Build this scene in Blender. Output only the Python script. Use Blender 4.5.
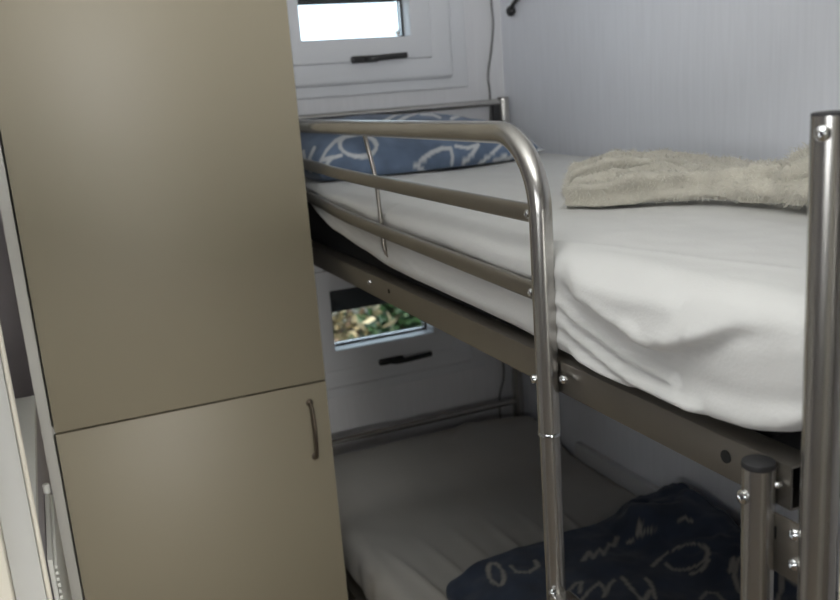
import bpy, bmesh, math, random
from mathutils import Vector, Matrix, noise
from mathutils.bvhtree import BVHTree

for o in list(bpy.data.objects):
    bpy.data.objects.remove(o, do_unlink=True)
S = bpy.context.scene
COL = S.collection
PI = math.pi

# ------------------------------------------------------------------ camera
cam_data = bpy.data.cameras.new('camera')
cam = bpy.data.objects.new('camera', cam_data)
COL.objects.link(cam)
# axes of the room (x = across, y = along the bed, z = up) seen in camera space
v1 = Vector((30 - 420, -(118 - 300), -884.0)).normalized()
v2 = Vector((2600 - 420, -(-75 - 300), -884.0)).normalized()
v2 = (v2 - v1 * v2.dot(v1)).normalized()
v3 = v2.cross(v1)
B = Matrix((v2, v1, v3))
M4 = B.to_4x4()
M4.translation = (0, 0, 1.62)
cam.matrix_world = M4
cam_data.sensor_width = 36.0
cam_data.sensor_fit = 'HORIZONTAL'
cam_data.lens = 36.0 * 884.0 / 840.0
cam_data.clip_start = 0.02
cam_data.clip_end = 200
cam_data.dof.use_dof = True
cam_data.dof.focus_distance = 1.15
cam_data.dof.aperture_fstop = 6.3
S.camera = cam

# ------------------------------------------------------------------ world, sun, daylight
W = bpy.data.worlds.new('World')
S.world = W
W.use_nodes = True
wn = W.node_tree
wn.nodes.clear()
bg = wn.nodes.new('ShaderNodeBackground')
wo = wn.nodes.new('ShaderNodeOutputWorld')
bg.inputs['Color'].default_value = (0.74, 0.87, 1.0, 1)
bg.inputs['Strength'].default_value = 3.2
wn.links.new(bg.outputs[0], wo.inputs[0])

def area_light(name, loc, target, sx, sy, power, col, spread):
    d = bpy.data.lights.new(name, 'AREA')
    d.shape = 'RECTANGLE'
    d.size = sx
    d.size_y = sy
    d.energy = power
    d.color = col
    d.spread = math.radians(spread)
    o = bpy.data.objects.new(name, d)
    COL.objects.link(o)
    o.location = loc
    q = (Vector(target) - Vector(loc)).to_track_quat('-Z', 'Y')
    o.rotation_euler = q.to_euler()
    return o

sun_d = bpy.data.lights.new('sun', 'SUN')
sun_d.energy = 5.0
sun_d.angle = 0.01
sun_d.color = (1.0, 0.9, 0.74)
sun = bpy.data.objects.new('sun', sun_d)
COL.objects.link(sun)
sun.rotation_euler = Vector((0.35, 0.75, -1.0)).to_track_quat('-Z', 'Y').to_euler()

# the photographer's flash, turned up to the white ceiling
area_light('flash', (0.0, -0.04, 1.74), (0.15, 0.6, 2.25), 0.07, 0.05, 16.5, (0.99, 1.0, 1.0), 100)
# high window of the next room, behind the camera on the left
area_light('high_window_daylight', (-1.95, -2.3, 2.0), (0.6, 2.0, 1.45), 0.5, 0.45, 5.5, (0.96, 0.98, 1.0), 180)
# added fill from the left, narrowed and aimed to spare the lower bunk
area_light('side_fill', (-1.5, -0.5, 1.7), (1.2, 0.85, 1.75), 0.9, 0.5, 1.7, (0.98, 0.99, 1.0), 52)
# added fill from behind the camera, brightens the lower wardrobe
area_light('wardrobe_fill', (0.15, -0.9, 1.0), (-0.05, 1.9, 0.66), 0.45, 0.7, 2.3, (1.0, 0.98, 0.93), 46)

S.view_settings.view_transform = 'Standard'
S.view_settings.look = 'None'
S.view_settings.gamma = 1.0
S.view_settings.use_curve_mapping = False
S.view_settings.exposure = 0.0

# ------------------------------------------------------------------ materials
def mat(name, col, rough=0.5, metal=0.0, bump=0.0, bscale=60.0, var=0.0, vscale=8.0, spec=None,
        stretch=(1, 1, 1), sheen=0.0):
    m = bpy.data.materials.new(name)
    m.use_nodes = True
    nt = m.node_tree
    b = nt.nodes['Principled BSDF']
    b.inputs['Base Color'].default_value = (*col, 1)
    b.inputs['Roughness'].default_value = rough
    b.inputs['Metallic'].default_value = metal
    if spec is not None:
        b.inputs['Specular IOR Level'].default_value = spec
    if sheen:
        b.inputs['Sheen Weight'].default_value = sheen
    tc = nt.nodes.new('ShaderNodeTexCoord')
    mp = nt.nodes.new('ShaderNodeMapping')
    mp.inputs['Scale'].default_value = stretch
    nt.links.new(tc.outputs['Object'], mp.inputs['Vector'])
    if var:
        n = nt.nodes.new('ShaderNodeTexNoise')
        n.inputs['Scale'].default_value = vscale
        n.inputs['Detail'].default_value = 4
        nt.links.new(mp.outputs[0], n.inputs['Vector'])
        r = nt.nodes.new('ShaderNodeValToRGB')
        r.color_ramp.elements[0].color = (*[max(0, c * (1 - var)) for c in col], 1)
        r.color_ramp.elements[1].color = (*[min(1, c * (1 + var)) for c in col], 1)
        r.color_ramp.elements[0].position = 0.3
        r.color_ramp.elements[1].position = 0.7
        nt.links.new(n.outputs['Fac'], r.inputs[0])
        nt.links.new(r.outputs[0], b.inputs['Base Color'])
    if bump:
        n2 = nt.nodes.new('ShaderNodeTexNoise')
        n2.inputs['Scale'].default_value = bscale
        n2.inputs['Detail'].default_value = 3
        nt.links.new(mp.outputs[0], n2.inputs['Vector'])
        bp = nt.nodes.new('ShaderNodeBump')
        bp.inputs['Strength'].default_value = bump
        bp.inputs['Distance'].default_value = 0.002
        nt.links.new(n2.outputs['Fac'], bp.inputs['Height'])
        nt.links.new(bp.outputs[0], b.inputs['Normal'])
    return m

def print_mat(name, cloth, ink, rough=0.85):
    m = mat(name, cloth, rough, bump=0.25, bscale=300, sheen=0.15)
    nt = m.node_tree
    b = nt.nodes['Principled BSDF']
    at = nt.nodes.new('ShaderNodeAttribute')
    at.attribute_name = 'Print'
    n = nt.nodes.new('ShaderNodeTexNoise')
    n.inputs['Scale'].default_value = 14
    tc = nt.nodes.new('ShaderNodeTexCoord')
    nt.links.new(tc.outputs['Object'], n.inputs['Vector'])
    r = nt.nodes.new('ShaderNodeValToRGB')
    r.color_ramp.elements[0].position = 0.35
    r.color_ramp.elements[1].position = 0.65
    r.color_ramp.elements[0].color = (*[c * 0.8 for c in cloth], 1)
    r.color_ramp.elements[1].color = (*[c * 1.2 for c in cloth], 1)
    nt.links.new(n.outputs['Fac'], r.inputs[0])
    mx = nt.nodes.new('ShaderNodeMix')
    mx.data_type = 'RGBA'
    nt.links.new(at.outputs['Fac'], mx.inputs[0])
    nt.links.new(r.outputs[0], mx.inputs[6])
    mx.inputs[7].default_value = (*ink, 1)
    nt.links.new(mx.outputs[2], b.inputs['Base Color'])
    return m

def panel_mat(name, col, axis, period, groove):
    """white wall boards: fine vertical grain"""
    m = mat(name, col, 0.45, bump=0.07, bscale=30, stretch=(9, 9, 0.6), var=0.025, vscale=10)
    return m

M = {}
M['steel'] = mat('satin_silver_tube', (0.50, 0.485, 0.46), 0.25, 0.9, bump=0.03, bscale=500, var=0.05, vscale=15)
M['steel_rail'] = mat('satin_silver_rail', (0.33, 0.31, 0.28), 0.33, 0.9, bump=0.03, bscale=400, var=0.04)
M['chrome'] = mat('bright_screw', (0.8, 0.82, 0.84), 0.15, 1.0, var=0.03)
M['cap'] = mat('black_plastic_cap', (0.022, 0.022, 0.024), 0.5, var=0.1)
M['hole'] = mat('dark_hole', (0.008, 0.008, 0.008), 0.9, var=0.1)
M['slat'] = mat('birch_slat', (0.45, 0.25, 0.12), 0.6, var=0.2, stretch=(3, 30, 30))
M['sheet'] = mat('white_jersey_sheet', (0.72, 0.72, 0.705), 0.9, bump=0.22, bscale=260, var=0.02, sheen=0.1)
M['under'] = mat('black_hem_block', (0.015, 0.015, 0.016), 0.95, var=0.2)
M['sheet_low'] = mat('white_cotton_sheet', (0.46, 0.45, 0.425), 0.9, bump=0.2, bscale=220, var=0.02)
M['throw'] = mat('cream_fleece', (0.60, 0.57, 0.49), 0.95, bump=1.0, bscale=110, var=0.10, vscale=25, sheen=0.4)
M['pile'] = mat('cream_fleece_pile', (0.70, 0.675, 0.60), 0.9, var=0.08, vscale=30)
M['blue'] = print_mat('blue_script_cotton', (0.125, 0.175, 0.265), (0.58, 0.60, 0.62))
M['navy'] = print_mat('navy_script_cotton', (0.035, 0.05, 0.085), (0.30, 0.29, 0.27))
M['beige'] = mat('beige_laminate', (0.295, 0.260, 0.187), 0.45, bump=0.05, bscale=900, var=0.015, vscale=3)
M['carcass'] = mat('pale_grey_board', (0.52, 0.51, 0.47), 0.5, var=0.02)
M['nickel'] = mat('aged_nickel', (0.16, 0.13, 0.10), 0.35, 0.8, var=0.15, vscale=40)
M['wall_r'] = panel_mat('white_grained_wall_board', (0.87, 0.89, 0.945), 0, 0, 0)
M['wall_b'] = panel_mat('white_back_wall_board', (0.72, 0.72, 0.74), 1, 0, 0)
M['wall_l'] = mat('mauve_grey_wall', (0.40, 0.37, 0.38), 0.8, bump=0.1, var=0.03)
M['pvc'] = mat('white_window_plastic', (0.70, 0.71, 0.735), 0.35, bump=0.02, var=0.015)
M['gasket'] = mat('black_rubber_gasket', (0.012, 0.012, 0.014), 0.6, var=0.1)
M['ceiling'] = mat('white_ceiling_board', (0.72, 0.72, 0.70), 0.8, var=0.02)
M['floor'] = mat('oak_laminate_floor', (0.42, 0.33, 0.23), 0.45, var=0.25, stretch=(2, 20, 2))
M['door'] = mat('cream_door_paint', (0.74, 0.70, 0.60), 0.5, var=0.02)
M['edge'] = mat('grey_door_edge', (0.50, 0.50, 0.48), 0.5, var=0.02)
M['rad'] = mat('white_enamel', (0.62, 0.62, 0.58), 0.4, var=0.02)
M['black'] = mat('black_metal', (0.012, 0.012, 0.013), 0.4, var=0.1)
M['dark_lever'] = mat('dark_lever_metal', (0.05, 0.05, 0.05), 0.4, 0.6, var=0.2)
M['cable'] = mat('grey_cable', (0.16, 0.155, 0.15), 0.6, var=0.05)
M['soil'] = mat('pale_gravel', (0.05, 0.042, 0.03), 0.95, bump=1.0, bscale=30, var=0.55, vscale=18)
M['bark'] = mat('brown_bark', (0.12, 0.08, 0.05), 0.9, bump=0.6, bscale=30, var=0.3)
M['leaf'] = mat('green_leaf', (0.02, 0.05, 0.012), 0.5, var=0.5, vscale=5)
M['leaf_highlight'] = mat('cream_highlight_leaf', (0.55, 0.45, 0.28), 0.6, var=0.3, vscale=5)  # cream leaf colour stands in for sunlit highlights among the foliage
M['leaf_dry'] = mat('olive_leaf', (0.10, 0.075, 0.03), 0.6, var=0.5, vscale=5)
g = bpy.data.materials.new('clear_glass')
g.use_nodes = True
gn = g.node_tree
gn.nodes.clear()
go_ = gn.nodes.new('ShaderNodeOutputMaterial')
gm = gn.nodes.new('ShaderNodeMixShader')
gt = gn.nodes.new('ShaderNodeBsdfTransparent')
gg = gn.nodes.new('ShaderNodeBsdfGlossy')
gg.inputs['Roughness'].default_value = 0.02
gf = gn.nodes.new('ShaderNodeFresnel')
gf.inputs[0].default_value = 1.4
gt.inputs[0].default_value = (0.93, 0.96, 0.96, 1)
gn.links.new(gf.outputs[0], gm.inputs[0])
gn.links.new(gt.outputs[0], gm.inputs[1])
gn.links.new(gg.outputs[0], gm.inputs[2])
gn.links.new(gm.outputs[0], go_.inputs[0])
M['glass'] = g

# ------------------------------------------------------------------ mesh helpers
def link_mesh(name, bm, m, parent=None, smooth=True, angle=35):
    bmesh.ops.recalc_face_normals(bm, faces=bm.faces[:])
    me = bpy.data.meshes.new(name)
    bm.to_mesh(me)
    bm.free()
    me.materials.append(m)
    if smooth:
        for p in me.polygons:
            p.use_smooth = True
        me.set_sharp_from_angle(angle=math.radians(angle))
    o = bpy.data.objects.new(name, me)
    COL.objects.link(o)
    if parent is not None:
        o.parent = parent
        o.matrix_parent_inverse = Matrix.Identity(4)
        # geometry is written in room coordinates: bring it into the parent's frame
        off = world_loc(parent)
        me.transform(Matrix.Translation(-off))
    return o

def world_loc(o):
    v = Vector(o.location)
    while o.parent:
        o = o.parent
        v += o.location
    return v

def box(bm, x0, x1, y0, y1, z0, z1, bev=0.0, seg=2):
    tmp = bmesh.new()
    r = bmesh.ops.create_cube(tmp, size=1)
    for v in tmp.verts:
        v.co = Vector(((x0 + x1) / 2 + v.co.x * (x1 - x0), (y0 + y1) / 2 + v.co.y * (y1 - y0),
                       (z0 + z1) / 2 + v.co.z * (z1 - z0)))
    if bev:
        bmesh.ops.bevel(tmp, geom=tmp.edges[:], offset=bev, segments=seg, profile=0.5, affect='EDGES')
    me = bpy.data.meshes.new('t')
    tmp.to_mesh(me)
    tmp.free()
    bm.from_mesh(me)
    bpy.data.meshes.remove(me)

def sweep(bm, pts, prof, caps=True, up=None):
    """sweep a closed 2-D profile [(a,b)...] along pts with parallel frames"""
    pts = [Vector(p) for p in pts]
    n = len(pts)
    tang = []
    for i in range(n):
        a = pts[max(0, i - 1)]
        b = pts[min(n - 1, i + 1)]
        tang.append((b - a).normalized())
    t0 = tang[0]
    ref = Vector(up) if up else (Vector((0, 0, 1)) if abs(t0.z) < 0.9 else Vector((1, 0, 0)))
    u = (ref - t0 * ref.dot(t0)).normalized()
    rings = []
    for i in range(n):
        t = tang[i]
        u = (u - t * u.dot(t)).normalized()
        w = t.cross(u)
        rings.append([bm.verts.new(pts[i] + u * a + w * b) for a, b in prof])
    k = len(prof)
    for i in range(n - 1):
        for j in range(k):
            bm.faces.new((rings[i][j], rings[i][(j + 1) % k], rings[i + 1][(j + 1) % k], rings[i + 1][j]))
    if caps:
        bm.faces.new(rings[0][::-1])
        bm.faces.new(rings[-1])

def circ(r, n=20, rb=None):
    rb = rb or r
    return [(r * math.cos(2 * PI * i / n), rb * math.sin(2 * PI * i / n)) for i in range(n)]

def tube(bm, pts, r, n=20, rb=None, up=None):
    sweep(bm, pts, circ(r, n, rb), True, up)

def lathe(bm, c, axis, prof, n=24):
    """prof: (distance along axis, radius)"""
    c = Vector(c)
    axis = Vector(axis).normalized()
    ref = Vector((0, 0, 1)) if abs(axis.z) < 0.9 else Vector((1, 0, 0))
    u = (ref - axis * ref.dot(axis)).normalized()
    w = axis.cross(u)
    rings = []
    for h, r in prof:
        r = max(r, 1e-5)
        rings.append([bm.verts.new(c + axis * h + (u * math.cos(2 * PI * i / n) + w * math.sin(2 * PI * i / n)) * r)
                      for i in range(n)])
    for i in range(len(rings) - 1):
        for j in range(n):
            bm.faces.new((rings[i][j], rings[i][(j + 1) % n], rings[i + 1][(j + 1) % n], rings[i + 1][j]))
    bm.faces.new(rings[0][::-1])
    bm.faces.new(rings[-1])

def smooth_path(keys, per=8):
    """Catmull-Rom through keys"""
    P = [Vector(k) for k in keys]
    P = [P[0] * 2 - P[1]] + P + [P[-1] * 2 - P[-2]]
    out = []
    for i in range(1, len(P) - 2):
        for k in range(per):
            t = k / per
            a, b, c, d = P[i - 1], P[i], P[i + 1], P[i + 2]
            out.append(0.5 * ((2 * b) + (c - a) * t + (2 * a - 5 * b + 4 * c - d) * t * t
                              + (3 * b - a - 3 * c + d) * t ** 3))
    out.append(P[-2])
    return out

def soft_box(x0, x1, y0, y1, z0, z1, r, step, disp):
    """closed rounded block on a fine grid; disp(p, n) -> offset"""
    bm = bmesh.new()
    nx, ny, nz = [max(2, int(round(d / step))) for d in (x1 - x0, y1 - y0, z1 - z0)]
    cache = {}
    def V(i, j, k):
        key = (i, j, k)
        if key not in cache:
            cache[key] = bm.verts.new((x0 + (x1 - x0) * i / nx, y0 + (y1 - y0) * j / ny, z0 + (z1 - z0) * k / nz))
        return cache[key]
    for i in range(nx):
        for j in range(ny):
            bm.faces.new((V(i, j, 0), V(i, j + 1, 0), V(i + 1, j + 1, 0), V(i + 1, j, 0)))
            bm.faces.new((V(i, j, nz), V(i + 1, j, nz), V(i + 1, j + 1, nz), V(i, j + 1, nz)))
    for i in range(nx):
        for k in range(nz):
            bm.faces.new((V(i, 0, k), V(i + 1, 0, k), V(i + 1, 0, k + 1), V(i, 0, k + 1)))
            bm.faces.new((V(i, ny, k), V(i, ny, k + 1), V(i + 1, ny, k + 1), V(i + 1, ny, k)))
    for j in range(ny):
        for k in range(nz):
            bm.faces.new((V(0, j, k), V(0, j, k + 1), V(0, j + 1, k + 1), V(0, j + 1, k)))
            bm.faces.new((V(nx, j, k), V(nx, j + 1, k), V(nx, j + 1, k + 1), V(nx, j, k + 1)))
    for v in bm.verts:
        p = v.co
        q = Vector((min(max(p.x, x0 + r), x1 - r), min(max(p.y, y0 + r), y1 - r), min(max(p.z, z0 + r), z1 - r)))
        d = p - q
        if d.length > 1e-9:
            n = d.normalized()
            # grid points in the rim are spread over the rounded edge
            v.co = q + n * r
        else:
            n = Vector((0, 0, 1))
        v.co = v.co + disp(v.co.copy(), n)
    return bm

def fbm(p, s, o=3):
    return noise.fractal(Vector(p) * s, 1.0, 2.0, o)

def lerp_tab(tab, x):
    if x <= tab[0][0]:
        return tab[0][1]
    for (a, va), (b, vb) in zip(tab, tab[1:]):
        if x <= b:
            t = (x - a) / (b - a)
            t = t * t * (3 - 2 * t) * 0.5 + t * 0.5
            return va + (vb - va) * t
    return tab[-1][1]

def seg_dist(p, a, b):
    ax, ay = a
    bx, by = b
    dx, dy = bx - ax, by - ay
    L = dx * dx + dy * dy
    t = 0 if L == 0 else max(0, min(1, ((p[0] - ax) * dx + (p[1] - ay) * dy) / L))
    return math.hypot(p[0] - ax - t * dx, p[1] - ay - t * dy)

def smoothstep(a, b, x):
    t = max(0.0, min(1.0, (x - a) / (b - a)))
    return t * t * (3 - 2 * t)

def paint_print(o, to2d, strokes, w):
    me = o.data
    ca = me.color_attributes.new('Print', 'FLOAT_COLOR', 'POINT')
    boxes = []
    for s in strokes:
        xs = [p[0] for p in s]
        ys = [p[1] for p in s]
        boxes.append((min(xs) - 3 * w, max(xs) + 3 * w, min(ys) - 3 * w, max(ys) + 3 * w))
    for i, v in enumerate(me.vertices):
        f = 0.0
        p = to2d(v.co, v.normal)
        if p is not None:
            for s, b in zip(strokes, boxes):
                if b[0] < p[0] < b[1] and b[2] < p[1] < b[3]:
                    for k in range(len(s) - 1):
                        ww = w * (1.0 + 0.22 * math.sin(k * 0.9 + len(s)))
                        d = seg_dist(p, s[k], s[k + 1])
                        f = max(f, 1 - smoothstep(ww * 0.6, ww * 1.15, d))
        ca.data[i].color = (f, f, f, 1)

def empty(name, loc, label, cat, group=None, kind=None):
    o = bpy.data.objects.new(name, None)
    COL.objects.link(o)
    o.location = loc
    o.empty_display_size = 0.05
    tag(o, label, cat, group, kind)
    return o

def tag(o, label=None, cat=None, group=None, kind=None):
    if label:
        o['label'] = label
    if cat:
        o['category'] = cat
    if group:
        o['group'] = group
    if kind:
        o['kind'] = kind
    return o

def struct(o):
    o['kind'] = 'structure'
    return o

PILLOW_PRINT = [
  [ (0.826,1.485), (0.824,1.475), (0.816,1.466), (0.803,1.461), (0.786,1.460), (0.768,1.463), (0.751,1.469), (0.737,1.478), (0.729,1.488), (0.727,1.499), (0.731,1.508), (0.742,1.515), (0.757,1.518), (0.775,1.517), (0.793,1.513), (0.809,1.505), (0.820,1.496), (0.826,1.485) ],
  [ (0.675,1.458), (0.691,1.484), (0.714,1.505), (0.743,1.515), (0.776,1.518) ],
  [ (0.686,1.439), (0.696,1.453), (0.708,1.465) ],
  [ (0.683,1.462), (0.708,1.465), (0.732,1.468) ],
  [ (0.619,1.486), (0.627,1.460), (0.643,1.438) ],
  [ (0.654,1.493), (0.641,1.469), (0.655,1.447) ],
  [ (0.828,1.539), (0.857,1.554), (0.887,1.570) ],
  [ (0.884,1.544), (0.908,1.555), (0.938,1.564) ],
  [ (1.041,1.537), (1.072,1.548), (1.108,1.545) ],
  [ (0.932,1.422), (0.951,1.439), (0.976,1.452), (1.006,1.460), (1.030,1.458), (1.034,1.436), (1.030,1.415) ],
  [ (0.929,1.425), (0.948,1.407) ],
  [ (1.045,1.462), (1.078,1.454), (1.109,1.459), (1.089,1.436), (1.063,1.417) ],
  [ (1.109,1.407), (1.141,1.429), (1.177,1.453) ],
  [ (1.156,1.413), (1.188,1.421) ],
  [ (1.180,1.403), (1.207,1.420), (1.239,1.433) ],
  [ (1.279,1.457), (1.298,1.439), (1.315,1.443) ],
  [ (1.291,1.428), (1.314,1.421) ],
  [ (0.949,1.560), (0.983,1.555), (1.006,1.543) ],
]
DUVET_PRINT = [
  [ (0.829,1.624), (0.820,1.604), (0.809,1.592), (0.800,1.588), (0.793,1.595), (0.791,1.610), (0.794,1.631), (0.802,1.653), (0.813,1.670), (0.823,1.679), (0.832,1.677), (0.836,1.665), (0.835,1.645), (0.829,1.624) ],
  [ (0.860,1.646), (0.859,1.616), (0.883,1.602), (0.913,1.614), (0.919,1.636) ],
  [ (1.016,1.584), (1.048,1.607), (1.041,1.580), (1.076,1.606), (1.068,1.579), (1.108,1.615), (1.112,1.601), (1.140,1.629) ],
  [ (1.149,1.596), (1.162,1.599) ],
  [ (1.187,1.612), (1.229,1.657) ],
  [ (1.193,1.608), (1.223,1.625), (1.219,1.604), (1.256,1.628) ],
  [ (1.303,1.611), (1.329,1.620), (1.328,1.597) ],
  [ (1.214,1.517), (1.236,1.522), (1.255,1.522), (1.271,1.517), (1.280,1.507), (1.282,1.493), (1.277,1.478), (1.265,1.463), (1.248,1.450), (1.228,1.441), (1.207,1.436), (1.188,1.436), (1.173,1.441), (1.164,1.450), (1.161,1.462), (1.165,1.477) ],
  [ (1.133,1.484), (1.170,1.503), (1.202,1.515) ],
  [ (0.920,1.494), (0.947,1.511), (0.961,1.508), (0.935,1.477) ],
  [ (0.921,1.449), (0.958,1.473), (0.994,1.488), (0.983,1.449) ],
  [ (0.970,1.438), (1.009,1.471), (1.025,1.479) ],
  [ (1.048,1.481), (1.038,1.431), (1.030,1.386) ],
  [ (1.090,1.451), (1.082,1.419), (1.058,1.379) ],
  [ (1.034,1.384), (1.068,1.408) ],
  [ (1.344,1.430), (1.299,1.406), (1.255,1.364), (1.227,1.316), (1.223,1.288) ],
  [ (1.303,1.424), (1.259,1.381) ],
  [ (1.139,1.332), (1.165,1.343), (1.180,1.330), (1.173,1.304) ],
  [ (1.354,1.334), (1.300,1.274), (1.258,1.246) ],
  [ (1.343,1.303), (1.341,1.267), (1.366,1.280) ],
  [ (1.252,1.444), (1.212,1.418), (1.183,1.416) ],
]

# ================================================================== ROOM SHELL
YB = 2.576      # inner face of the window wall
XR = 1.412      # inner face of the right wall
WIN = [(0.762, 1.066, 1.775, 1.965), (0.771, 1.069, 0.850, 1.040)]  # glass ranges: x, z

def wall_with_holes(x0, x1, y0, y1, z0, z1, holes):
    bm = bmesh.new()
    xs = sorted({x0, x1, *[h[0] for h in holes], *[h[1] for h in holes]})
    zs = sorted({z0, z1, *[h[2] for h in holes], *[h[3] for h in holes]})
    for a, b in zip(xs, xs[1:]):
        for c, d in zip(zs, zs[1:]):
            if any(h[0] <= a and b <= h[1] and h[2] <= c and d <= h[3] for h in holes):
                continue
            box(bm, a, b, y0, y1, c, d)
    bmesh.ops.remove_doubles(bm, verts=bm.verts[:], dist=1e-5)
    # drop the inner faces between neighbouring blocks
    seen = {}
    for f in bm.faces:
        seen.setdefault(frozenset(f.verts), []).append(f)
    dead = [f for fs in seen.values() if len(fs) > 1 for f in fs]
    bmesh.ops.delete(bm, geom=dead, context='FACES')
    return bm

holes = [(a - 0.085, b + 0.085, z0 - 0.07, z1 + 0.07) for a, b, z0, z1 in WIN]
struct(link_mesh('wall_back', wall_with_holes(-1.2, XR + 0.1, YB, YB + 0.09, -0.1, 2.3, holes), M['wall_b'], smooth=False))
bm = bmesh.new()
box(bm, XR, XR + 0.08, -2.6, YB, 0, 2.3)
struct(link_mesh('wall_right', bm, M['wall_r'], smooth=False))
bm = bmesh.new()
box(bm, -1.2, -1.12, 1.05, YB, 0, 2.3)
struct(link_mesh('wall_left', bm, M['wall_l'], smooth=False))
bm = bmesh.new()
box(bm, -0.6, -0.075, YB - 0.016, YB, 0, 2.25)
struct(link_mesh('trim_2', bm, M['wall_l'], smooth=False))
bm = bmesh.new()
box(bm, -3.6, XR + 0.1, -2.6, YB + 0.09, -0.1, 0)
struct(link_mesh('floor', bm, M['floor'], smooth=False))
bm = bmesh.new()
box(bm, -3.6, XR + 0.08, -2.68, -2.6, 0, 2.25)
struct(link_mesh('wall_rear', bm, M['wall_l'], smooth=False))
bm = bmesh.new()
box(bm, -3.68, -3.6, -2.68, 1.05, 0, 2.25)
struct(link_mesh('wall_side', bm, M['wall_l'], smooth=False))
bm = bmesh.new()
box(bm, -3.6, -1.12, 0.97, 1.05, 0, 2.25)
struct(link_mesh('wall_inner', bm, M['wall_l'], smooth=False))
bm = bmesh.new()
box(bm, -3.6, XR + 0.1, -2.6, YB + 0.09, 2.25, 2.35)
struct(link_mesh('ceiling', bm, M['ceiling'], smooth=False))
# batten along the right wall over the lower mattress
bm = bmesh.new()
box(bm, XR - 0.022, XR, 0.5, 2.20, 0.445, 0.520, 0.004)
struct(link_mesh('trim_1', bm, M['pvc']))
bm = bmesh.new()
box(bm, XR - 0.012, XR, -2.6, YB - 0.02, 0, 0.07, 0.003)
struct(link_mesh('baseboard_right', bm, M['wall_b']))
# door jamb at the right of the doorway
bm = bmesh.new()
box(bm, 0.500, 0.545, 0.385, 0.435, 0, 2.25, 0.006)
struct(link_mesh('trim_3', bm, M['door']))
# door leaf standing at the left of the doorway
d1 = empty('door_1', (-0.11, 1.015, 0), None, None, kind='structure')
bm = bmesh.new()
box(bm, -0.15, -0.099, 0.985, 1.025, 0.0, 2.02, 0.004)
link_mesh('door_leaf', bm, M['door'], d1)
bm = bmesh.new()
box(bm, -0.0985, -0.0675, 0.997, 1.03, 0.0, 2.02, 0.002)
link_mesh('edge_strip', bm, M['edge'], d1)
bm = bmesh.new()
tube(bm, [(-0.0645, 0.998, 0.0), (-0.0645, 0.998, 2.02)], 0.0027, 12)
link_mesh('edge_bead', bm, M['door'], d1)

def ring(bm, x0, x1, z0, z1, w, y0, y1, bev=0.004):
    """mitred rectangular frame in the xz plane, outer size given, width w"""
    prof_y = (y0, y1)
    o = [(x0, z0), (x1, z0), (x1, z1), (x0, z1)]
    i = [(x0 + w, z0 + w), (x1 - w, z0 + w), (x1 - w, z1 - w), (x0 + w, z1 - w)]
    tmp = bmesh.new()
    vs = {}
    for y in prof_y:
        for k in range(4):
            vs['o', y, k] = tmp.verts.new((o[k][0], y, o[k][1]))
            vs['i', y, k] = tmp.verts.new((i[k][0], y, i[k][1]))
    for k in range(4):
        m = (k + 1) % 4
        tmp.faces.new((vs['o', y0, k], vs['o', y0, m], vs['i', y0, m], vs['i', y0, k]))
        tmp.faces.new((vs['o', y1, k], vs['i', y1, k], vs['i', y1, m], vs['o', y1, m]))
        tmp.faces.new((vs['o', y0, k], vs['o', y1, k], vs['o', y1, m], vs['o', y0, m]))
        tmp.faces.new((vs['i', y0, k], vs['i', y0, m], vs['i', y1, m], vs['i', y1, k]))
    if bev:
        bmesh.ops.recalc_face_normals(tmp, faces=tmp.faces[:])
        ed = [e for e in tmp.edges if len(e.link_faces) == 2 and e.calc_face_angle() > 1.0]
        bmesh.ops.bevel(tmp, geom=ed, offset=bev, segments=3, profile=0.5, affect='EDGES')
    me = bpy.data.meshes.new('t')
    tmp.to_mesh(me)
    tmp.free()
    bm.from_mesh(me)
    bpy.data.meshes.remove(me)

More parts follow.
